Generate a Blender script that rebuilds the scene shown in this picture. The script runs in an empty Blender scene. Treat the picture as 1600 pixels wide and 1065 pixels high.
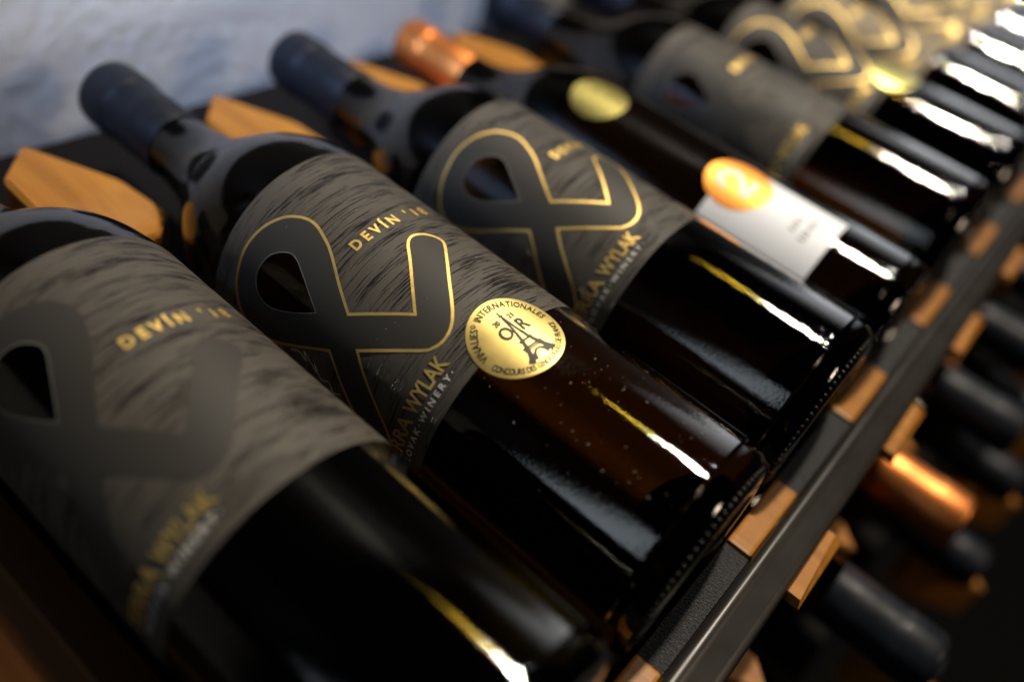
import bpy, bmesh, math, random
from mathutils import Vector, Matrix
from mathutils.geometry import delaunay_2d_cdt
random.seed(7)
S = 0.001                                   # everything below is written in millimetres
scene = bpy.context.scene
col = scene.collection
R = math.radians

# ------------------------------------------------------------------ camera
cam_d = bpy.data.cameras.new('camera'); cam = bpy.data.objects.new('camera', cam_d); col.objects.link(cam)
scene.camera = cam
AZ, EL, ROLL, FPX = R(62.02), R(41.56), R(17.57), 1337.3
fw = Vector((math.cos(EL)*math.sin(AZ), math.cos(EL)*math.cos(AZ), -math.sin(EL)))
rt = fw.cross(Vector((0, 0, 1))).normalized(); up = rt.cross(fw)
rt, up = math.cos(ROLL)*rt + math.sin(ROLL)*up, -math.sin(ROLL)*rt + math.cos(ROLL)*up
m = Matrix((rt, up, -fw)).transposed().to_4x4(); m.translation = Vector((-178.3, -10.2, 244.6))*S
cam.matrix_world = m
cam_d.sensor_width = 36.0; cam_d.lens = 36.0*FPX/1600.0
cam_d.clip_start = 0.005; cam_d.clip_end = 50
cam_d.dof.use_dof = True; cam_d.dof.focus_distance = 0.268
cam_d.dof.aperture_fstop = 2.9; cam_d.dof.aperture_blades = 0

# ------------------------------------------------------------------ world, lamps, exposure
w = bpy.data.worlds.new('World'); scene.world = w; w.use_nodes = True
bg = w.node_tree.nodes['Background']; bg.inputs[0].default_value = (0.50, 0.62, 0.85, 1); bg.inputs[1].default_value = 0.006

def lamp(name, loc, aim, power, color, sx, sy=None, shape='RECTANGLE', spread=180):
    d = bpy.data.lights.new(name, 'AREA'); d.energy = power; d.color = color
    d.shape = shape; d.size = sx*S; d.size_y = (sy or sx)*S; d.spread = R(spread)
    o = bpy.data.objects.new(name, d); col.objects.link(o)
    o.location = Vector(loc)*S
    o.rotation_euler = (Vector(aim)-Vector(loc)).to_track_quat('-Z', 'Y').to_euler()
    return o
lamp('ceiling_lamp', (950, 270, 2400), (0, 60, 40), 62, (1.0, 0.89, 0.73), 95, 42)
win = lamp('window_light', (-1800, 350, 1050), (0, 50, 60), 3.0, (0.78, 0.90, 1.0), 420, 1000)
far = lamp('far_window_light', (2600, 420, 620), (300, 100, 60), 34, (0.92, 0.96, 1.0), 1700, 3200)
far.data.use_nodes = True                                                   # falloff added to soften the sheen on the bottles, brightest in the middle
fn = far.data.node_tree; fg = fn.nodes.new('ShaderNodeNewGeometry'); fd = fn.nodes.new('ShaderNodeVectorMath'); fd.operation = 'DISTANCE'; fd.inputs[1].default_value = (0.5, 0.5, 0)
fr_ = fn.nodes.new('ShaderNodeMapRange'); fr_.interpolation_type = 'SMOOTHSTEP'
fr_.inputs['From Min'].default_value = 0.5; fr_.inputs['From Max'].default_value = 0.0
fn.links.new(fg.outputs['Parametric'], fd.inputs[0]); fn.links.new(fd.outputs['Value'], fr_.inputs['Value']); fn.links.new(fr_.outputs[0], fn.nodes['Emission'].inputs['Strength'])
lamp('front_lamp', (500, -1500, 900), (150, -60, -40), 5, (1.0, 0.80, 0.58), 260, 260)
lamp('side_daylight', (-520, 190, 640), (90, 350, 110), 0.36, (0.46, 0.64, 1.0), 160, 160, spread=26)
for nm, loc, e in (('spot_lamp', (620, -160, 2000), 1.5), ('spot_lamp', (1300, 60, 1900), 2.0)):
    lamp(nm, loc, (100, 80, 40), e, (1.0, 0.95, 0.88), 60, 60, 'DISK')
lamp('amber_streak_light', (950, 500, 2350), (0, 60, 40), 1.3, (1.0, 0.66, 0.06), 190, 18)  # added strip light, draws golden streaks in place of reflections inside the glass
sd = bpy.data.lights.new('wall_spot', 'SPOT'); sd.energy = 7; sd.color = (1.0, 0.95, 0.88); sd.spot_size = R(17); sd.spot_blend = 0.15; sd.shadow_soft_size = 0.01  # added spot, its cone edge stands in for a slanted shadow edge
so = bpy.data.objects.new('wall_spot', sd); col.objects.link(so); so.location = Vector((700, -100, 300))*S
so.rotation_euler = (Vector((95, 350, 166))-Vector((700, -100, 300))).to_track_quat('-Z', 'Y').to_euler()
# added ragged mask: the window lamp fades towards one side to shape its reflection
win.data.use_nodes = True
nt_ = win.data.node_tree; em_ = nt_.nodes['Emission']
ge_ = nt_.nodes.new('ShaderNodeNewGeometry'); sx_ = nt_.nodes.new('ShaderNodeSeparateXYZ'); nt_.links.new(ge_.outputs['Parametric'], sx_.inputs[0])
no_ = nt_.nodes.new('ShaderNodeTexNoise'); no_.noise_dimensions = '1D'; no_.inputs['Scale'].default_value = 70; no_.inputs['Detail'].default_value = 4
nt_.links.new(sx_.outputs[1], no_.inputs['W'])
mm_ = nt_.nodes.new('ShaderNodeMath'); mm_.operation = 'MULTIPLY_ADD'; mm_.inputs[1].default_value = 0.35; nt_.links.new(no_.outputs[0], mm_.inputs[0]); nt_.links.new(sx_.outputs[0], mm_.inputs[2])
sb_ = nt_.nodes.new('ShaderNodeMath'); sb_.operation = 'MULTIPLY_ADD'; sb_.inputs[1].default_value = -0.75; nt_.links.new(sx_.outputs[1], sb_.inputs[0]); nt_.links.new(mm_.outputs[0], sb_.inputs[2])
mr_ = nt_.nodes.new('ShaderNodeMapRange'); mr_.inputs['From Min'].default_value = 0.0; mr_.inputs['From Max'].default_value = 0.35; mr_.inputs['To Max'].default_value = 1.0
nt_.links.new(sb_.outputs[0], mr_.inputs['Value']); nt_.links.new(mr_.outputs[0], em_.inputs['Strength'])
vs = scene.view_settings
vs.view_transform = 'Standard'; vs.look = 'None'; vs.exposure = 0.28; vs.gamma = 1.0; vs.use_curve_mapping = False
scene.cycles.use_denoising = True
scene.cycles.max_bounces = 14; scene.cycles.transmission_bounces = 12; scene.cycles.glossy_bounces = 6
scene.cycles.diffuse_bounces = 3; scene.cycles.sample_clamp_indirect = 6.0; scene.cycles.blur_glossy = 0.4

# ------------------------------------------------------------------ materials
def newmat(name):
    mt = bpy.data.materials.new(name); mt.use_nodes = True
    nt = mt.node_tree; b = nt.nodes['Principled BSDF']
    return mt, nt, b
def nd(nt, t, **kw):
    n = nt.nodes.new(t)
    for k, v in kw.items(): setattr(n, k, v)
    return n
def ramp(nt, fac, stops, interp='LINEAR'):
    r = nd(nt, 'ShaderNodeValToRGB'); r.color_ramp.interpolation = interp
    el = r.color_ramp.elements
    while len(el) < len(stops): el.new(0.5)
    for e, (p, c) in zip(el, stops):
        e.position = p; e.color = (*c, 1) if len(c) == 3 else c
    nt.links.new(fac, r.inputs[0]); return r
def noise(nt, vec, scale, detail=4, rough=0.55, dist=0.0):
    n = nd(nt, 'ShaderNodeTexNoise'); n.inputs['Scale'].default_value = scale
    n.inputs['Detail'].default_value = detail; n.inputs['Roughness'].default_value = rough; n.inputs['Distortion'].default_value = dist
    nt.links.new(vec, n.inputs['Vector']); return n
def mapping(nt, vec, scale, loc=(0, 0, 0)):
    mp = nd(nt, 'ShaderNodeMapping'); mp.inputs['Scale'].default_value = scale; mp.inputs['Location'].default_value = loc
    nt.links.new(vec, mp.inputs['Vector']); return mp.outputs[0]
def bump(nt, b, h, strength, dist):
    bp = nd(nt, 'ShaderNodeBump'); bp.inputs['Strength'].default_value = strength; bp.inputs['Distance'].default_value = dist
    nt.links.new(h, bp.inputs['Height']); nt.links.new(bp.outputs[0], b.inputs['Normal'])
def coord(nt, which='Object'):
    return nd(nt, 'ShaderNodeTexCoord').outputs[which]
def simple(name, c, rough, metal=0.0, var=0.15, scale=300, spec=0.5, bumpd=0.0):
    mt, nt, b = newmat(name)
    n = noise(nt, coord(nt), scale, 5)
    lo = tuple(x*(1-var) for x in c); hi = tuple(min(1, x*(1+var)) for x in c)
    nt.links.new(ramp(nt, n.outputs[0], [(0.3, lo), (0.7, hi)]).outputs[0], b.inputs['Base Color'])
    rr = ramp(nt, n.outputs[0], [(0.3, (rough*0.85,)*3), (0.7, (min(1, rough*1.15),)*3)])
    nt.links.new(rr.outputs[0], b.inputs['Roughness'])
    b.inputs['Metallic'].default_value = metal; b.inputs['Specular IOR Level'].default_value = spec
    if bumpd: bump(nt, b, n.outputs[0], 0.6, bumpd)
    return mt

def glass(name, tint):
    mt, nt, b = newmat(name); nt.nodes.remove(b)
    out = nt.nodes['Material Output']
    c = coord(nt)
    n = noise(nt, mapping(nt, c, (60, 14, 60)), 1.0, 2)                     # slow waviness of moulded glass
    n2 = noise(nt, c, 420, 3)
    bp = nd(nt, 'ShaderNodeBump'); bp.inputs['Strength'].default_value = 0.35; bp.inputs['Distance'].default_value = 0.0006
    fine = noise(nt, c, 850, 3); hh = nd(nt, 'ShaderNodeMath', operation='MULTIPLY_ADD'); hh.inputs[1].default_value = 0.20
    nt.links.new(fine.outputs[0], hh.inputs[0]); nt.links.new(n.outputs[0], hh.inputs[2]); nt.links.new(hh.outputs[0], bp.inputs['Height'])
    rr = ramp(nt, n2.outputs[0], [(0.35, (0.012,)*3), (0.75, (0.05,)*3)])
    gl = nd(nt, 'ShaderNodeBsdfGlossy'); rf = nd(nt, 'ShaderNodeBsdfRefraction'); fr = nd(nt, 'ShaderNodeFresnel'); mx = nd(nt, 'ShaderNodeMixShader')
    rf.inputs['IOR'].default_value = 1.42; fr.inputs['IOR'].default_value = 1.50; rf.inputs['Color'].default_value = (*tint, 1)
    gm = nd(nt, 'ShaderNodeNewGeometry'); cx = nd(nt, 'ShaderNodeMix', data_type='RGBA'); cx.inputs[6].default_value = (1, 1, 1, 1); cx.inputs[7].default_value = (*[min(1, t*1.9) for t in tint], 1)
    nt.links.new(gm.outputs['Backfacing'], cx.inputs[0]); nt.links.new(cx.outputs[2], gl.inputs['Color'])   # light bouncing about inside the coloured glass
    for x in (gl, rf, fr): nt.links.new(bp.outputs[0], x.inputs['Normal'])
    for x in (gl, rf): nt.links.new(rr.outputs[0], x.inputs['Roughness'])
    nt.links.new(fr.outputs[0], mx.inputs[0]); nt.links.new(rf.outputs[0], mx.inputs[1]); nt.links.new(gl.outputs[0], mx.inputs[2])
    nt.links.new(mx.outputs[0], out.inputs['Surface'])
    return mt

def label_paper(name, c, streak):
    mt, nt, b = newmat(name)
    uv = coord(nt, 'UV')                                                    # UV is in millimetres: x round the bottle, y along it
    warp = noise(nt, mapping(nt, uv, (0.05, 0.05, 1)), 1.0, 2)
    mx = nd(nt, 'ShaderNodeMix', data_type='RGBA'); mx.blend_type = 'LINEAR_LIGHT'; mx.inputs[0].default_value = 0.45
    nt.links.new(uv, mx.inputs[6]); nt.links.new(warp.outputs['Color'], mx.inputs[7])
    v = mx.outputs[2]
    s1 = noise(nt, mapping(nt, v, (0.062, 1.95, 1)), 1.0, 6, 0.62)
    s2 = noise(nt, mapping(nt, v, (0.030, 0.20, 1), (4.1, 7.7, 0)), 1.0, 4, 0.6)
    add = nd(nt, 'ShaderNodeMath', operation='MULTIPLY_ADD'); add.inputs[1].default_value = 0.55
    nt.links.new(s2.outputs[0], add.inputs[0]); nt.links.new(s1.outputs[0], add.inputs[2])
    mask = ramp(nt, add.outputs[0], [(0.83*streak, (0, 0, 0)), (0.88*streak, (1, 1, 1))])
    grain = noise(nt, mapping(nt, uv, (6, 6, 1)), 1.0, 4)
    pc = ramp(nt, grain.outputs[0], [(0.3, tuple(x*0.8 for x in c)), (0.7, tuple(x*1.2 for x in c))])
    mix = nd(nt, 'ShaderNodeMix', data_type='RGBA'); nt.links.new(mask.outputs[0], mix.inputs[0])
    nt.links.new(pc.outputs[0], mix.inputs[6]); mix.inputs[7].default_value = (0.016, 0.015, 0.017, 1)
    nt.links.new(mix.outputs[2], b.inputs['Base Color'])
    rr = ramp(nt, mask.outputs[0], [(0, (0.60,)*3), (1, (0.15,)*3)])
    nt.links.new(rr.outputs[0], b.inputs['Roughness'])
    inv = nd(nt, 'ShaderNodeMath', operation='MULTIPLY_ADD'); inv.inputs[1].default_value = -1.0
    sc_ = nd(nt, 'ShaderNodeMath', operation='MULTIPLY'); sc_.inputs[1].default_value = 0.22
    nt.links.new(grain.outputs[0], sc_.inputs[0])
    nt.links.new(mask.outputs[0], inv.inputs[0]); nt.links.new(sc_.outputs[0], inv.inputs[2])
    bump(nt, b, inv.outputs[0], 1.0, 0.00034)
    return mt
def plain_paper(name, c, rough=0.55):
    mt, nt, b = newmat(name)
    uv = coord(nt, 'UV'); g = noise(nt, mapping(nt, uv, (5, 5, 1)), 1.0, 5)
    nt.links.new(ramp(nt, g.outputs[0], [(0.3, tuple(x*0.85 for x in c)), (0.7, tuple(x*1.15 for x in c))]).outputs[0], b.inputs['Base Color'])
    b.inputs['Roughness'].default_value = rough; bump(nt, b, g.outputs[0], 0.5, 0.00006)
    return mt
def foil(name, c, rough=0.3, crinkle=0.00006):
    mt, nt, b = newmat(name)
    b.inputs['Base Color'].default_value = (*c, 1); b.inputs['Metallic'].default_value = 1.0
    g = noise(nt, coord(nt), 900, 4); g2 = noise(nt, coord(nt), 160, 3)
    a = nd(nt, 'ShaderNodeMath', operation='MULTIPLY_ADD'); a.inputs[1].default_value = 2.0
    nt.links.new(g2.outputs[0], a.inputs[0]); nt.links.new(g.outputs[0], a.inputs[2])
    if crinkle: bump(nt, b, a.outputs[0], 0.8, crinkle)
    k_ = 0.2 if crinkle else 0.06
    nt.links.new(ramp(nt, (g if crinkle else g2).outputs[0], [(0.3, (rough*(1-k_),)*3), (0.7, (rough*(1+k_),)*3)]).outputs[0], b.inputs['Roughness'])
    return mt
def wood(name, axis, k=1.0):
    mt, nt, b = newmat(name)
    c = coord(nt)
    sc = [140, 140, 140]; sc[axis] = 9
    n1 = noise(nt, mapping(nt, c, tuple(sc)), 1.0, 6, 0.6, 0.6)
    n2 = noise(nt, mapping(nt, c, tuple(x*5 for x in sc)), 1.0, 3)
    nt.links.new(ramp(nt, n1.outputs[0], [(0.25, (0.21, 0.075, 0.009)), (0.5, (0.32, 0.127, 0.016)), (0.78, (0.41, 0.175, 0.027))]).outputs[0], b.inputs['Base Color'])
    b.inputs['Roughness'].default_value = 0.42; b.inputs['Specular IOR Level'].default_value = 0.3
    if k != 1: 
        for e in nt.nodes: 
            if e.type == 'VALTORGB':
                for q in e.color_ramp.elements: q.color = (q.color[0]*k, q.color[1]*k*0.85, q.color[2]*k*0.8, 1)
    bump(nt, b, n2.outputs[0], 0.35, 0.0002)
    return mt
def felt_mat():
    mt, nt, b = newmat('felt'); c = coord(nt)
    n = noise(nt, c, 1500, 3, 0.7); v = nd(nt, 'ShaderNodeTexVoronoi'); v.inputs['Scale'].default_value = 1300; nt.links.new(c, v.inputs['Vector'])
    nt.links.new(ramp(nt, n.outputs[0], [(0.35, (0.008, 0.008, 0.009)), (0.60, (0.020, 0.020, 0.021)), (0.72, (0.13, 0.125, 0.12))]).outputs[0], b.inputs['Base Color'])
    b.inputs['Roughness'].default_value = 0.75; b.inputs['Sheen Weight'].default_value = 0.15
    bump(nt, b, v.outputs[0], 1.0, 0.0008); return mt
def wall_mat():
    mt, nt, b = newmat('plaster'); c = coord(nt)
    n = noise(nt, c, 150, 5, 0.6); n2 = noise(nt, c, 6, 3)
    nt.links.new(ramp(nt, n2.outputs[0], [(0.3, (0.70, 0.70, 0.71)), (0.7, (0.78, 0.78, 0.78))]).outputs[0], b.inputs['Base Color'])
    b.inputs['Roughness'].default_value = 0.85; bump(nt, b, n.outputs[0], 0.8, 0.0018); return mt

M = dict(
    amber=glass('amber_glass', (0.275, 0.222, 0.03)), thick=glass('thick_base_glass', (0.05, 0.034, 0.006)), olive=glass('olive_glass', (0.15, 0.14, 0.03)),
    label=label_paper('bark_label_paper', (0.062, 0.054, 0.044), 1.0),
    label_tan=label_paper('tan_label_paper', (0.26, 0.21, 0.13), 1.02),
    emblem=plain_paper('emblem_print', (0.026, 0.024, 0.021), 0.6),
    gold=foil('gold_foil', (0.92, 0.66, 0.22), 0.50, 0.000015), medal=foil('medal_gold', (0.90, 0.70, 0.24), 0.40, 0),
    ink=simple('black_ink', (0.012, 0.011, 0.01), 0.45), white_ink=simple('white_ink', (0.72, 0.72, 0.70), 0.5),
    white=plain_paper('white_label_paper', (0.82, 0.86, 0.94), 0.5), copper=foil('copper_foil', (0.66, 0.22, 0.06), 0.42),
    orange_foil=foil('orange_foil', (0.80, 0.33, 0.07), 0.5), cap_black=simple('black_capsule', (0.005, 0.0065, 0.011), 0.45, 0, 0.2, 200, spec=0.22),
    wood=wood('oiled_wood', 1), shaded_wood=wood('oiled_wood_shaded', 1, 0.22), felt=felt_mat(), wall=wall_mat(),  # dark copy of the wood: shade on the end slat put into the colour
    metal=simple('dark_painted_metal', (0.024, 0.021, 0.019), 0.36, 0.2, 0.06, 40, bumpd=0),
    floor=simple('dark_floor', (0.004, 0.0036, 0.0033), 0.95, spec=0.02), back=simple('brown_black_panel', (0.022, 0.019, 0.017), 0.6), tray=simple('black_tray_metal', (0.0045, 0.004, 0.004), 0.75, spec=0.06), dust=simple('dust', (0.7, 0.7, 0.68), 0.9),
    cut=simple('cut_paper_edge', (0.22, 0.21, 0.19), 0.7),
    knurl=simple('black_glass_relief', (0.006, 0.006, 0.007), 0.28), 
    beads=simple('glint_gloss', (0.03, 0.028, 0.025), 0.08), 
    olive_cap=foil('olive_gold_foil', (0.74, 0.66, 0.22), 0.3),
)

# ------------------------------------------------------------------ mesh helpers
def link(name, me, mat, parent=None, loc=None):
    o = bpy.data.objects.new(name, me); col.objects.link(o)
    if mat and not me.materials: me.materials.append(mat)
    if parent: o.parent = parent
    if loc: o.location = Vector(loc)*S
    return o
def mesh(name, verts, faces, smooth=False):
    me = bpy.data.meshes.new(name); me.from_pydata([Vector(v)*S for v in verts], [], faces); me.update()
    if smooth: me.polygons.foreach_set('use_smooth', [True]*len(me.polygons))
    return me
def fix_normals(me):
    bm = bmesh.new(); bm.from_mesh(me); bmesh.ops.recalc_face_normals(bm, faces=bm.faces); bm.to_mesh(me); bm.free(); return me
def lathe(name, prof, seg=96):
    """profile of (radius, y) turned round the local Y axis; radius 0 closes the end"""
    vs_, fs, rings = [], [], []
    for r, y in prof:
        if r == 0: rings.append([len(vs_)]); vs_.append((0, y, 0))
        else:
            rings.append(list(range(len(vs_), len(vs_)+seg)))
            vs_ += [(r*math.cos(2*math.pi*i/seg), y, r*math.sin(2*math.pi*i/seg)) for i in range(seg)]
    for a, b in zip(rings, rings[1:]):
        for i in range(seg):
            j = (i+1) % seg
            if len(a) == 1: fs.append((a[0], b[j], b[i]))
            elif len(b) == 1: fs.append((a[i], a[j], b[0]))
            else: fs.append((a[i], a[j], b[j], b[i]))
    return fix_normals(mesh(name, vs_, fs, True))
def smooth_profile(pts, n=6):
    out = []
    for i in range(len(pts)-1):
        p0 = pts[max(0, i-1)]; p1 = pts[i]; p2 = pts[i+1]; p3 = pts[min(len(pts)-1, i+2)]
        for k in range(n):
            t = k/n
            f = lambda a, b, c, d: 0.5*((2*b)+(-a+c)*t+(2*a-5*b+4*c-d)*t*t+(-a+3*b-3*c+d)*t**3)
            out.append(tuple(f(p0[q], p1[q], p2[q], p3[q]) for q in (0, 1)))
    out.append(pts[-1]); return out
def box(name, x0, x1, y0, y1, z0, z1, bev=0.0, seg=2):
    bm = bmesh.new()
    v = [bm.verts.new(Vector(p)*S) for p in ((x0,y0,z0),(x1,y0,z0),(x1,y1,z0),(x0,y1,z0),(x0,y0,z1),(x1,y0,z1),(x1,y1,z1),(x0,y1,z1))]
    for f in ((0,3,2,1),(4,5,6,7),(0,1,5,4),(1,2,6,5),(2,3,7,6),(3,0,4,7)): bm.faces.new([v[i] for i in f])
    if bev: bmesh.ops.bevel(bm, geom=bm.edges[:], offset=bev*S, segments=seg, affect='EDGES', profile=0.6)
    me = bpy.data.meshes.new(name); bm.to_mesh(me); bm.free(); return me
def extrude_x(name, prof, x0, x1, smooth=True):
    n = len(prof); vs_ = [(x0, y, z) for y, z in prof]+[(x1, y, z) for y, z in prof]
    fs = [(i, (i+1) % n, n+(i+1) % n, n+i) for i in range(n)]+[tuple(range(n)), tuple(range(2*n-1, n-1, -1))]
    me = fix_normals(mesh(name, vs_, fs)); return me

# ---- printing on the bottle: (u, y) in mm, u runs clockwise from the top line of the body
BR = 39.0
def wrap(u, y, off):
    a = math.pi/2 - u/BR; r = BR+off
    return (r*math.cos(a), y, r*math.sin(a))
def inside(p, poly):
    x, y = p; c = False; n = len(poly); j = n-1
    for i in range(n):
        xi, yi = poly[i]; xj, yj = poly[j]
        if (yi > y) != (yj > y) and x < (xj-xi)*(y-yi)/(yj-yi)+xi: c = not c
        j = i
    return c
def skin(name, outer, holes, off, step=3.0, thick=0.0):
    pts = [Vector(p) for p in outer]; edges = [(i, (i+1) % len(outer)) for i in range(len(outer))]
    for h in holes:
        b0 = len(pts); pts += [Vector(p) for p in h]; edges += [(b0+i, b0+(i+1) % len(h)) for i in range(len(h))]
    us = [p[0] for p in outer]; ys = [p[1] for p in outer]
    u = min(us)+step*0.51
    while u < max(us):
        y = min(ys)+step*0.53
        while y < max(ys):
            if inside((u, y), outer) and not any(inside((u, y), h) for h in holes): pts.append(Vector((u, y)))
            y += step*4
        u += step
    v2, _, f2, *_ = delaunay_2d_cdt(pts, edges, [], 0, 1e-5)
    fs = []
    for f in f2:
        c = (sum(v2[i][0] for i in f)/len(f), sum(v2[i][1] for i in f)/len(f))
        if inside(c, outer) and not any(inside(c, h) for h in holes): fs.append(tuple(f))
    return flat_to_skin(name, v2, fs, off)
def flat_to_skin(name, v2, fs, off):
    me = mesh(name, [wrap(p[0], p[1], off) for p in v2], fs, True)
    uvl = me.uv_layers.new(name='uv')
    for l in me.loops: uvl.data[l.index].uv = (v2[l.vertex_index][0], v2[l.vertex_index][1])
    bm = bmesh.new(); bm.from_mesh(me)
    for f in bm.faces:
        c = f.calc_center_median(); f.normal_update()
        if f.normal.x*c.x+f.normal.z*c.z < 0: f.normal_flip()
    bm.to_mesh(me); bm.free()
    me.normals_split_custom_set_from_vertices([Vector((q.co.x, 0, q.co.z)).normalized() for q in me.vertices])
    return me
def ribbon(path, width, closed=True):
    """flat strip along a path -> verts, quads"""
    n = len(path); v, f = [], []
    for i, p in enumerate(path):
        a = path[(i-1) % n] if closed or i else p; b = path[(i+1) % n] if closed or i < n-1 else p
        d1 = Vector(p)-Vector(a); d2 = Vector(b)-Vector(p)
        d1 = d1.normalized() if d1.length > 1e-6 else d2.normalized(); d2 = d2.normalized() if d2.length > 1e-6 else d1
        n1 = Vector((-d1.y, d1.x)); n2 = Vector((-d2.y, d2.x)); mt = (n1+n2)
        mt = mt.normalized() if mt.length > 1e-4 else n1
        k = width/2/max(0.35, mt.dot(n1))
        v += [Vector(p)+mt*k, Vector(p)-mt*k]
    for i in range(n if closed else n-1):
        j = (i+1) % n; f.append((2*i, 2*i+1, 2*j+1, 2*j))
    return v, f
def catmull(pts, n=6):
    return smooth_profile(pts, n)
def text2d(s, size, sx=1.0, bold=0.0, space=1.0):
    """flat triangles of a line of text, origin at its left baseline; returns verts, faces, width"""
    cu = bpy.data.curves.new('t', 'FONT'); cu.body = s; cu.size = size; cu.resolution_u = 3; cu.space_character = space
    if bold: cu.offset = bold
    o = bpy.data.objects.new('t', cu); col.objects.link(o)
    bpy.context.view_layer.update()
    me = o.evaluated_get(bpy.context.evaluated_depsgraph_get()).to_mesh()
    v = [(p.co.x*sx, p.co.y) for p in me.vertices]; f = [tuple(p.vertices) for p in me.polygons]
    o.to_mesh_clear() if hasattr(o, 'to_mesh_clear') else None
    bpy.data.objects.remove(o); bpy.data.curves.remove(cu)
    return v, f, (max(p[0] for p in v) if v else 0)
def merge(parts):
    v, f = [], []
    for pv, pf in parts:
        b = len(v); v += [tuple(p) for p in pv]; f += [tuple(i+b for i in q) for q in pf]
    return v, f
def xf(v, rot=0, dx=0, dy=0, s=1.0):
    c, sn = math.cos(rot)*s, math.sin(rot)*s
    return [(p[0]*c-p[1]*sn+dx, p[0]*sn+p[1]*c+dy) for p in v]
def arc_text(s, r, a0, a1, size, sx, inward=False, bold=0.0):
    """letters set round a circle from angle a0 to a1 (degrees)"""
    gl = []; tot = 0
    for ch in s:
        if ch == ' ': gl.append(None); tot += size*0.3*sx; continue
        v, f, wd = text2d(ch, size*(0.6 if ch == '®' else 1), sx, bold)
        lo = min(p[0] for p in v); v = [(p[0]-lo, p[1]+(size*0.28 if ch == '®' else 0)) for p in v]; wd -= lo
        gl.append((v, f, wd)); tot += wd
    gap = (abs(R(a1-a0))*r-tot)/(len(s)-1)
    sgn = 1 if a1 > a0 else -1; pos = 0; out = []
    for g in gl:
        if g is None: pos += size*0.3*sx+gap; continue
        v, f, wd = g
        a = R(a0)+sgn*(pos+wd/2)/r
        rot = a-math.pi/2 if sgn < 0 else a+math.pi/2
        base = r-size*0.36 if sgn < 0 else r+size*0.36
        out.append((xf([(p[0]-wd/2, p[1]) for p in v], rot, base*math.cos(a), base*math.sin(a)), f)); pos += wd+gap
    return merge(out)

# ------------------------------------------------------------------ bookkeeping
def tag(o, label, cat, group=None):
    o['label'] = label; o['category'] = cat
    if group: o['group'] = group
    return o
def empty(name, loc, rz=0.0):
    o = bpy.data.objects.new(name, None); col.objects.link(o); o.empty_display_size = 0.01
    o.location = Vector(loc)*S; o.rotation_euler = (0, 0, rz); return o

# ================================================================== SETTING
wall = link('wall', box('wall', -900, 2600, 350, 450, -900, 112), M['wall']); wall['kind'] = 'structure'
added_dark_wall = link('added_dark_wall', box('added_dark_wall', -900, 2600, 352, 450, 112.5, 900), M['back']); added_dark_wall['kind'] = 'structure'  # unseen dark wall added to darken the reflection in the bottle shoulders

floor = link('floor', box('floor', -900, 2600, -2000, 350, -920, -900), M['floor']); floor['kind'] = 'structure'
rack = empty('display_rack', (0, 0, 0))
tag(rack, 'dark metal wine rack with orange wood rests and a long front rail', 'wine rack')
link('tray', box('tray', -210, 1500, 2, 338, -4, 0, 0.4), M['tray'], rack)
link('back_panel', box('back_panel', -210, 1500, 338.5, 343, -90, -6, 0.8), M['back'], rack)
rp = [(-25.0, 9), (-25.4, 20), (-24.6, 23.2), (-22.6, 24.8), (-16, 26.6), (-14.2, 27.6), (-12.6, 27.6), (-11.2, 26.6), (-10.5, 24.6), (-10.4, 9)]
rail = link('front_rail', extrude_x('front_rail', rp, -210, 1500), M['metal'], rack)
bv = rail.modifiers.new('b', 'BEVEL'); bv.width = 0.0007; bv.segments = 3; bv.limit_method = 'ANGLE'; bv.angle_limit = R(12)
rail.data.polygons.foreach_set('use_smooth', [True]*len(rail.data.polygons))
link('rail_support', box('rail_support', -210, 1500, -24.6, -10.8, -4, 8.6), M['tray'], rack)

bottle_x = [-88, 0, 91, 167, 262, 350, 438, 526, 614, 702, 790, 878, 966]
blocks = [(-167, -126), (-69, -28), (30.0, 69.5), (124, 167), (220, 266), (318, 362), (414, 458), (510, 554), (606, 650), (702, 746), (798, 842), (894, 938)]
def rest_block(x0, x1):
    # front rest: flat top with eased edges, its lighter end reaching out past the rail
    me = box('front_block', x0, x1, -10.2, -0.8, 0, 22, 1.3)
    link('front_block', me, M['wood'], rack)
    v = [(x0, -31.5, 15.5), (x1, -31.5, 15.5), (x1, -25.6, 15.5), (x0, -25.6, 15.5), (x0+1, -30.2, 19), (x1-3, -28.2, 19), (x1-3, -25.6, 19), (x0+1, -25.6, 19)]
    me = fix_normals(mesh('block_end', v, [(0,3,2,1),(4,5,6,7),(0,1,5,4),(1,2,6,5),(2,3,7,6),(3,0,4,7)]))
    link('block_end', me, M['wood'], rack)
for b in blocks: rest_block(*b)
for (a0, a1), (b0, b1) in zip(blocks, blocks[1:]):
    link('felt_pad', box('felt_pad', a1+0.3, b0-0.3, -10.2, -0.9, 0, 20.6, 0.6), M['felt'], rack)
def cradle(x, y0, y1):
    sec = [(0, 26), (5, 19), (10, 13), (16, 8.5), (19.3, 6.2), (20, 5.4)]
    prof = [(-h, z) for z, h in sec]+[(h, z) for z, h in reversed(sec)]
    n = len(prof); vs_ = [(px, y0, pz) for px, pz in prof]+[(px, y1, pz) for px, pz in prof]
    fs = [(i, (i+1) % n, n+(i+1) % n, n+i) for i in range(n)]+[tuple(range(n)), tuple(range(2*n-1, n-1, -1))]
    return fix_normals(mesh('cradle_slat', vs_, fs))
slat_x = [-132]+[(a+b)/2 for a, b in zip(bottle_x, bottle_x[1:])]
cm = cradle(0, 2, 196)
link('end_slat', cm.copy(), M['shaded_wood'], rack, (slat_x[0], 0, 0))
for x in slat_x[1:]: link('cradle_slat', cm, M['wood'], rack, (x, 0, 0))
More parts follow.
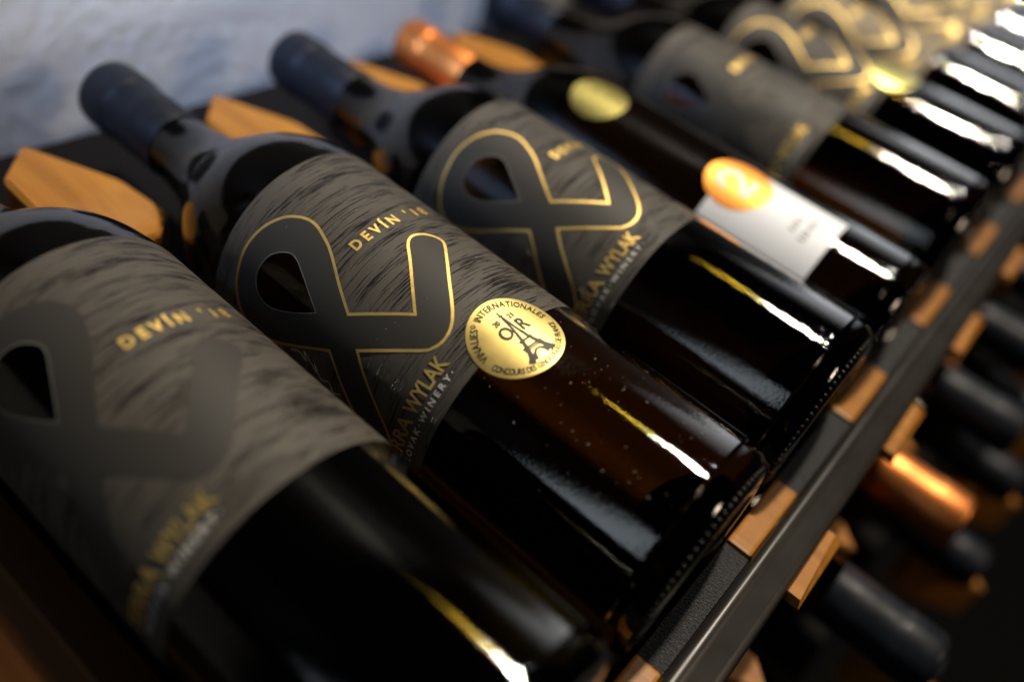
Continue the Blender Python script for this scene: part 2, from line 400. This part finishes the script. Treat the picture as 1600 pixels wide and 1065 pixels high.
def neck_block_mesh():
    # plan outline (x, y, z top) relative to the gap centre: back raised, nose sloping down
    top = [(2, 300, 30), (-15, 282, 30), (-16, 250, 30), (-4, 232, 26), (14, 228, 26), (26, 240, 26), (20, 262, 30)]
    n = len(top); vs_ = [(x, y, z) for x, y, z in top]+[(x, y, 0) for x, y, z in top]
    fs = [(i, n+i, n+(i+1) % n, (i+1) % n) for i in range(n)]+[(0, 1, 2, 6), (2, 3, 5, 6), (3, 4, 5), tuple(range(2*n-1, n-1, -1))]
    me = fix_normals(mesh('neck_block', vs_, fs))
    bm = bmesh.new(); bm.from_mesh(me); bmesh.ops.bevel(bm, geom=bm.edges[:], offset=0.0012, segments=2, affect='EDGES'); bm.to_mesh(me); bm.free()
    return me
nb = neck_block_mesh()
for x in slat_x: link('neck_block', nb, M['wood'], rack, (x, 0, 0))
for x in (-205, 288, 900):
    link('upright', box('upright', x, x+26, 322, 337, -500, 300, 1.0), M['metal'], rack)

# ================================================================== BOTTLES
G_PROF = [(0, 24), (7, 22.6), (14, 17), (20, 8.5), (24, 2.5), (27.5, 0.2), (31.5, 0.3), (35.2, 1.9), (37.8, 5.2), (38.8, 9.5), (39, 15), (39, 60), (39, 120), (39, 176), (38.7, 187), (37.0, 197.5), (33.2, 207.5), (27.4, 217), (21.6, 226), (17.4, 235), (15.0, 244), (13.9, 253), (13.5, 264), (13.4, 300)]
prof = smooth_profile(G_PROF, 4)+[(0, 300)]
prof[0] = (0, 24)
glass_me = lathe('glass_body', prof)
glass_me.materials.append(M['amber']); glass_me.materials.append(M['thick'])
for p_ in glass_me.polygons:
    if p_.center.y < 0.0052 or (p_.center.y < 0.0245 and p_.center.x**2+p_.center.z**2 < 0.030**2): p_.material_index = 1
C_PROF = [(r*0.955, y) for r, y in [(14.75, 257.6), (14.95, 258), (14.8, 275), (14.75, 287), (14.9, 288.4), (15.4, 289.4), (15.55, 291), (15.4, 303), (14.9, 305.6), (13.5, 306.8), (8, 307.1), (0, 307.1)]]
cap_me = lathe('capsule', C_PROF, 64)
def knurl_mesh():
    v, f = [], []
    for k in range(84):
        a = 2*math.pi*k/84; c = Vector((35.0*math.cos(a), 1.6, 35.0*math.sin(a))); t = Vector((-math.sin(a), 0, math.cos(a)))
        nn = Vector((math.cos(a)*0.55, -0.83, math.sin(a)*0.55)); s = nn.cross(t)
        b = len(v)
        v += [c+t*0.95, c+s*1.5, c-t*0.95, c-s*1.5, c+nn*1.0]
        f += [(b, b+1, b+4), (b+1, b+2, b+4), (b+2, b+3, b+4), (b+3, b, b+4)]
    return mesh('base_knurling', v, f, True)
knurl_me = knurl_mesh()

# ---- the bark label: die-cut loop, smooth emblem, gold outline
segs = [
    [(-49.4,125.6),(-54.4,134.4),(-60.3,144.3),(-64.5,152.9),(-65.7,160.4),(-62.1,166.2),(-54.5,169.9),(-47.7,171.4),(-40.7,172.2),(-34.1,171.4),(-28.6,169.4),(-23.6,165.9),(-20.5,160.7),(-19.9,155.9),(-21.5,150.1),(-24.1,144.1),(-30.5,134.1),(-35.7,125.6)],
    [(-35.7,125.6),(-23.0,107.4)],
    [(-23.0,107.4),(-15.7,115.8),(-9.9,122.6),(-5.6,127.9),(-2.9,129.7),(-0.4,129.8),(2.5,128.3),(4.9,124.9),(4.6,121.6),(-0.2,116.0),(-7.1,108.3),(-12.2,102.3),(-16.5,97.8),(-20.5,95.2),(-24.5,94.6),(-27.5,95.6),(-29.8,97.4),(-35.4,105.4),(-43.0,116.4)],
    [(-43.0,116.4),(-47.7,110.9),(-52.2,105.0),(-56.3,99.8),(-59.5,96.2),(-63.0,93.6),(-66.5,93.4),(-69.4,95.6),(-70.3,99.5),(-69.3,103.2),(-66.0,107.6),(-59.8,114.3),(-53.7,120.6),(-49.4,125.6)]]
outline = []
for s_ in segs: outline += (catmull(s_, 5) if len(s_) > 2 else [s_[0]])[:-1] if len(s_) > 2 else [(s_[0][0]+(s_[1][0]-s_[0][0])*k/8, s_[0][1]+(s_[1][1]-s_[0][1])*k/8) for k in range(8)]
loop = [(-47.6,162.4),(-44.0,163.6),(-40.0,163.3),(-36.4,161.8),(-33.7,159.0),(-32.1,155.5),(-32.6,152.4),(-34.5,148.6),(-38.1,142.4),(-42.0,136.1)]
loop2 = [(-42.0,136.1),(-44.8,140.0),(-48.5,146.3),(-51.1,152.3),(-51.5,157.1),(-49.9,160.6),(-47.6,162.4)]
hole = catmull(loop, 4)[:-1]+catmull(loop2, 4)[:-1]
def label_rect(u0, u1, y0, y1, r=1.5):
    o = []
    n = 60
    o += [(u0+(u1-u0)*k/n, y0) for k in range(n)]+[(u1, y0+(y1-y0)*k/6) for k in range(6)]
    o += [(u1-(u1-u0)*k/n, y1) for k in range(n)]+[(u0, y1-(y1-y0)*k/6) for k in range(6)]
    return o
label_me = skin('label', label_rect(-104, 32, 80.4, 180.5), [hole], 0.12, 2.5)
emblem_me = skin('emblem', outline, [hole], 0.20, 2.0)
edge_me = flat_to_skin('cut_edge', *ribbon(hole, 0.22), 0.24)
foil_me = flat_to_skin('gold_outline', *ribbon(outline, 1.0), 0.27)
def line(s, size, u0, u1, y, bold=0.0, space=1.0, per_char_w=None):
    v, f, wd = text2d(s, size, 1.0, bold, space); lo = min(p[0] for p in v); k = (u1-u0)/(wd-lo)
    return [((p[0]-lo)*k+u0, p[1]+y) for p in v], f
dv = merge([line('D E V Í N', 5.6, -18.6, 0.6, 137.8, 0.2), line("' 1 8", 5.6, 5.0, 15.0, 137.8, 0.2)])
devin_me = flat_to_skin('lettering', *dv, 0.36)
def slanted(s, size, u0, u1, y, bold):
    v, f = line(s, size, u0, u1, y, bold); return [(p[0]-(p[1]-y)*0.12, p[1]) for p in v], f
terra_me = flat_to_skin('winery_name', *merge([slanted('TERRA', 7.4, -71.5, -49.2, 88.4, 0.16), slanted('WYLAK', 7.4, -47.6, -27.8, 88.4, 0.16)]), 0.38)
slovak_me = flat_to_skin('winery_line', *merge([line('· S L O V A K · W I N E R Y ·', 3.0, -68.5, -29.4, 84.9, 0.05)]), 0.34)
sig = catmull([(-60,141),(-58.2,137),(-59.5,133.5),(-56.6,135.2),(-58.6,131.5),(-60.5,128.5),(-58.0,129.8),(-61.8,126.0),(-60.3,122.5),(-63.0,120.2),(-61.4,117)], 4)
sig_me = flat_to_skin('signature', *ribbon(sig, 0.3, False), 0.24)

def bark_bottle(x, y, rot, tilt, label, outline_on=True, paper='label', yscale=1.0, lettering=True):
    """amber bottle with the bark-textured label; rot turns the bottle about its own axis (mm round the body)"""
    t = empty('wine_bottle', (x, y, BR)); t.rotation_euler = (0, 0, tilt)
    tag(t, label, 'wine bottle', 'bottles lying in the upper rack')
    g = link('glass_body', glass_me, M['amber'], t); link('base_knurling', knurl_me, M['knurl'], g)
    c = link('capsule', cap_me, M['cap_black'], t)
    lm = label_me if paper == 'label' else label_me.copy()
    if paper != 'label': lm.materials.clear()
    l = link('label', lm, M[paper], t)
    link('emblem', emblem_me, M['emblem'], l); link('cut_edge', edge_me, M['cut'], l)
    if outline_on: link('gold_outline', foil_me, M['gold'], l)
    if lettering:
        link('lettering', devin_me, M['gold'], l); link('winery_name', terra_me, M['gold'], l); link('winery_line', slovak_me, M['white_ink'], l)
    for o in (g, l): o.rotation_euler = (0, rot/BR, 0)
    if yscale != 1: t.scale = (1, yscale, 1)
    return t, l

b1, _ = bark_bottle(-88, 0, 9.5, 0, 'dark bottle with plain unoutlined emblem on its bark label, beside the bare wood slat', False)
b2, l2 = bark_bottle(0, 0, 0, 0, 'dark bottle with gold-outlined emblem and a round gold award sticker')
b3, _ = bark_bottle(91, 0, 10.5, 0, 'gold-outlined bark label bottle lying between the award bottle and the white label bottle', True, 'label', 0.975)

# tiny gloss beads added along the bark lines to stand in for lamp glints
def beads_mesh(seed, n):
    rnd = random.Random(seed); v, f = [], []
    bm = bmesh.new(); bmesh.ops.create_icosphere(bm, subdivisions=1, radius=1.0)
    bm.verts.ensure_lookup_table(); bv_ = [x.co.copy() for x in bm.verts]; bf = [tuple(x.index for x in q.verts) for q in bm.faces]; bm.free()
    while n > 0:
        y0 = rnd.uniform(84, 177); u0 = rnd.gauss(-6, 7)
        for k in range(rnd.choice((1, 1, 2, 3, 5))):
            u = u0+rnd.gauss(0, 1.6); y = y0+rnd.gauss(0, 0.35); r = rnd.uniform(0.07, 0.19); n -= 1
            if inside((u, y), outline): continue
            c = Vector(wrap(u, y, 0.14)); b = len(v)
            v += [c+q*r for q in bv_]; f += [tuple(i+b for i in q) for q in bf]
    return mesh('glint_beads', v, f, True)
bead_me = [beads_mesh(k, 75) for k in range(3)]
for k, t in enumerate((b1, b2, b3)):
    l = [c for c in t.children if c.name.startswith('label')][0]
    o = link('glint_beads', bead_me[k], M['beads'], l); o['kind'] = 'stuff'
    o.rotation_euler = (0, -l.rotation_euler[1], 0)

# award sticker on the second bottle
MC = (-8.6, 79.4); MR = 15.0
circ = [(MC[0]+MR*math.cos(2*math.pi*k/72), MC[1]+MR*math.sin(2*math.pi*k/72)) for k in range(72)]
md = link('award_sticker', skin('award_sticker', circ, [], 0.36, 1.0), M['medal'], b2)
rim = [(MC[0]+(MR-0.25)*math.cos(2*math.pi*k/72), MC[1]+(MR-0.25)*math.sin(2*math.pi*k/72)) for k in range(72)]
link('sticker_rim', flat_to_skin('sticker_rim', *ribbon(rim, 0.45), 0.42), M['medal'], md)
TB = 0.085
txt = merge([arc_text('VINALIES® INTERNATIONALES', 12.5, 178, -4, 3.3, 0.80, bold=0.055), arc_text('CONCOURS DES ŒNOLOGUES DE FRANCE', 12.75, -170, -16, 2.7, 0.72, bold=0.04)])
link('sticker_lettering', flat_to_skin('sticker_lettering', xf(txt[0], 0, *MC), txt[1], 0.50), M['ink'], md)
mid = []
for s_, size, cx, cy, sx in (('20', 2.7, -9.9, 86.0, 0.85), ('21', 2.7, -4.3, 85.6, 0.85), ('O', 6.6, -10.4, 81.7, 0.82), ('R', 6.6, -3.7, 81.2, 0.82)):
    v, f, wd = text2d(s_, size, sx, 0.14 if size > 4 else 0.07); lo = min(p[0] for p in v)
    mid.append((xf([(p[0]-(lo+wd)/2, p[1]-size*0.36) for p in v], R(-4), cx, cy), f))
m_ = merge(mid); link('sticker_lettering', flat_to_skin('sticker_lettering', m_[0], m_[1], 0.58), M['ink'], md)
def stroke(pts, widths):
    v, f = [], []
    for i, p in enumerate(pts):
        a = Vector(pts[max(0, i-1)]); b = Vector(pts[min(len(pts)-1, i+1)]); d = (b-a).normalized(); n = Vector((-d.y, d.x))
        v += [tuple(Vector(p)+n*widths[i]*0.75), tuple(Vector(p)-n*widths[i]*0.75)]
    return v, [(2*i, 2*i+1, 2*i+3, 2*i+2) for i in range(len(pts)-1)]
T = [stroke([(-6.75, 89.0), (-6.8, 86.6)], [0.25, 0.4]), stroke([(-7.6, 87.2), (-6.0, 87.1)], [0.3, 0.3]),
     stroke([(-6.95, 86.6), (-7.7, 81.5), (-9.0, 76.6), (-10.2, 73.2), (-11.6, 70.4), (-13.0, 68.8)], [0.3, 0.45, 0.7, 0.9, 1.1, 1.6]),
     stroke([(-6.65, 86.6), (-6.6, 81.5), (-6.3, 76.6), (-5.6, 73.2), (-4.8, 70.6), (-3.9, 68.4)], [0.3, 0.45, 0.7, 0.9, 1.1, 1.6]),
     stroke([(-10.2, 76.4), (-5.4, 76.0)], [0.55, 0.55]), stroke([(-11.4, 73.9), (-4.4, 73.1)], [0.5, 0.5]), stroke([(-11.4, 73.1), (-4.4, 72.3)], [0.4, 0.4]),
     stroke([(-11.0, 68.9), (-10.0, 70.6), (-8.4, 71.6), (-7.2, 71.4), (-6.2, 70.4), (-5.8, 68.6)], [0.9, 0.7, 0.5, 0.5, 0.7, 0.9])]
T = merge(T); link('tower_drawing', flat_to_skin('tower_drawing', T[0], T[1], 0.54), M['ink'], md)
link('signature', sig_me, M['white_ink'], l2)

# dust and lint on the second bottle's bare glass
v, f = [], []
for k in range(140):
    u = random.gauss(-12, 22); y = random.uniform(10, 78) if k < 105 else random.uniform(84, 178)
    if (u-MC[0])**2+(y-MC[1])**2 < 15.6**2: continue
    a = random.uniform(0, math.pi); L = random.choice((0.06, 0.07, 0.08, 0.1, 0.15, 0.3)); wdt = random.uniform(0.025, 0.05)
    d = Vector((math.cos(a), math.sin(a))); n = Vector((-d.y, d.x)); b = len(v)
    v += [(u+d.x*L+n.x*wdt, y+d.y*L+n.y*wdt), (u-d.x*L+n.x*wdt, y-d.y*L+n.y*wdt), (u-d.x*L-n.x*wdt, y-d.y*L-n.y*wdt), (u+d.x*L-n.x*wdt, y+d.y*L-n.y*wdt)]
    f.append((b, b+1, b+2, b+3))
ds = link('dust', flat_to_skin('dust', v, f, 0.30), M['dust'], b2); ds['kind'] = 'stuff'

# fourth bottle: copper capsule, gold oval on the shoulder, white label with an orange seal
def white_label_bottle(x, y, rot, label):
    t = empty('wine_bottle', (x, y, BR)); tag(t, label, 'wine bottle', 'bottles lying in the upper rack')
    g = link('glass_body', glass_me.copy(), None, t); g.data.materials.clear(); g.data.materials.append(M['olive']); g.data.materials.append(M['thick'])
    kn = link('base_knurling', knurl_me.copy(), None, g); kn.data.materials.clear(); kn.data.materials.append(M['olive'])
    cm_ = cap_me.copy(); cm_.materials.clear(); link('capsule', cm_, M['copper'], t)
    wl = link('label', skin('white_label', label_rect(-37, 1, 39.5, 96), [], 0.12, 2.5), M['white'], t)
    ov = [(-13+15*math.cos(2*math.pi*k/48), 89+16*math.sin(2*math.pi*k/48)) for k in range(48)]
    se = link('orange_seal', skin('orange_seal', ov, [], 0.3, 2.0), M['orange_foil'], wl)
    swirl = catmull([(-19, 93), (-16.5, 97), (-12, 97.6), (-8.6, 94.4), (-9.4, 90), (-13.6, 86.6), (-17.6, 83.4), (-13, 82.2), (-7.4, 82.8)], 5)
    link('seal_mark', flat_to_skin('seal_mark', *ribbon(swirl, 2.6, False), 0.45), M['white'], se)
    marks = []                                                               # two short rows of small print
    for yy, n_, uu in ((55, 4, -20), (49, 6, -22)):
        for k in range(n_): marks.append(ribbon([(uu+k*2.3, yy), (uu+k*2.3+(k % 2)*0.9, yy+3.6)], 0.9, False))
    link('small_print', flat_to_skin('small_print', *merge(marks), 0.2), M['ink'], wl)
    oval = [(-11+14.5*math.cos(2*math.pi*k/48), 171+14.5*math.sin(2*math.pi*k/48)) for k in range(48)]
    link('gold_oval', skin('gold_oval', oval, [], 0.25, 2.0), M['olive_cap'], t)
    t.rotation_euler = (0, 0, 0); t.scale = (0.925, 0.95, 0.925)
    t.location.z = BR*0.925*S
    return t
b4 = white_label_bottle(167, 0, 0, 'olive glass bottle with copper capsule, white label and orange round seal')

def medal_on(t, u, y, r, mat='medal'):
    cc = [(u+r*math.cos(2*math.pi*k/40), y+r*math.sin(2*math.pi*k/40)) for k in range(40)]
    return link('award_sticker', skin('award_sticker', cc, [], 0.36, 2.5), M[mat], t)
b5, _ = bark_bottle(262, 0, 4, 0, 'bark label bottle without gold outline lying next to the white label bottle', False)
b6, _ = bark_bottle(350, 0, 6, 0, 'bark label bottle with gold-outlined emblem and plain round olive gold sticker', True)
medal_on(b6, -4, 84, 14, 'olive_cap')
b7, _ = bark_bottle(438, 0, 2, 0, 'tan bark label bottle, first beyond the olive gold sticker bottle', True, 'label_tan')
for i, (x, rt_) in enumerate(zip(bottle_x[7:], (8, 0, 5, 9, 3, 6))):
    b, _ = bark_bottle(x, random.uniform(-3, 3), rt_, 0, 'tan bark label bottle, %s beyond the olive gold sticker bottle' % ('second', 'third', 'fourth', 'fifth', 'sixth', 'seventh')[i], True, 'label_tan')
for o in scene.objects:
    if o.get('label', '').startswith('tan bark label bottle'): o['group'] = 'tan label bottles in the far run'

# ================================================================== LOWER RACK (necks towards the front)
low = empty('lower_rack', (0, 0, -88))
tag(low, 'lower black rack tier with orange wood neck blocks under the rail', 'wine rack')
link('tray', box('tray', -210, 1500, -28, 320, -4, 0, 0.4), M['tray'], low)
low_x = [110, 200, 296, 388, 480, 572, 664]
lslat = [56]+[(a+b)/2 for a, b in zip(low_x, low_x[1:])]
for x in lslat:
    o = link('neck_block', nb, M['wood'], low, (x, 140, 0)); o.rotation_euler = (0, 0, math.pi); o.scale = (0.62, 0.62, 0.9)
    o = link('cradle_slat', cm, M['wood'], low, (x, 205, 0)); o.rotation_euler = (0, 0, 0); o.location.y = 0.09
for x in (20, 800):
    link('upright', box('upright', x, x+22, 300, 318, -81, -4.5, 1.0), M['metal'], low)
def low_bottle(x, tip_y, z, mat, label, tilt=0.0):
    t = empty('wine_bottle', (x, tip_y+307, z+BR), math.pi)
    tag(t, label, 'wine bottle', 'bottles lying neck outward below the rail')
    link('glass_body', glass_me, M['amber'], t)
    c = cap_me.copy(); c.materials.clear(); link('capsule', c, M[mat], t)
    return t
low_bottle(low_x[0], -92, -88, 'cap_black', 'black capsule bottle with its neck below the rail, next to the copper capsule')
low_bottle(low_x[1], -78, -88, 'copper', 'bottle with shiny copper capsule pointing outward below the rail')
for x, ty, nth in zip(low_x[2:], (-84, -78, -84, -80, -82), ('first', 'second', 'third', 'fourth', 'fifth')):
    low_bottle(x, ty, -88, 'cap_black', 'black capsule bottle below the rail, %s beyond the copper capsule' % nth)
for o in scene.objects:
    if 'beyond the copper capsule' in o.get('label', ''): o['group'] = 'black capsules beyond the copper one'

base = empty('bottom_rack', (0, 0, -174))
tag(base, 'lowest rack tier in deep shadow under the neck-out bottles', 'wine rack')
link('tray', box('tray', -210, 1500, -70, 320, -4, 0, 0.4), M['tray'], base)
for x in lslat:
    o = link('neck_block', nb, M['wood'], base, (x+36, 70, 0)); o.rotation_euler = (0, 0, math.pi); o.scale = (0.7, 0.66, 1.0)
for x in (20, 800):
    link('upright', box('upright', x, x+22, 300, 318, -700, -4.5, 1.0), M['metal'], base)
for x, wh in zip((100, 190, 284, 380, 475, 570), ('under the bottle before the copper capsule', 'right under the copper capsule', 'under the first bottle beyond the copper capsule', 'under the second bottle beyond the copper one', 'under the third bottle beyond the copper one', 'under the fourth bottle beyond the copper one')):
    t = low_bottle(x, -118, -174, 'cap_black', 'shadowed black capsule in the lowest tier, '+wh)
    t['group'] = 'black capsules in the lowest tier'
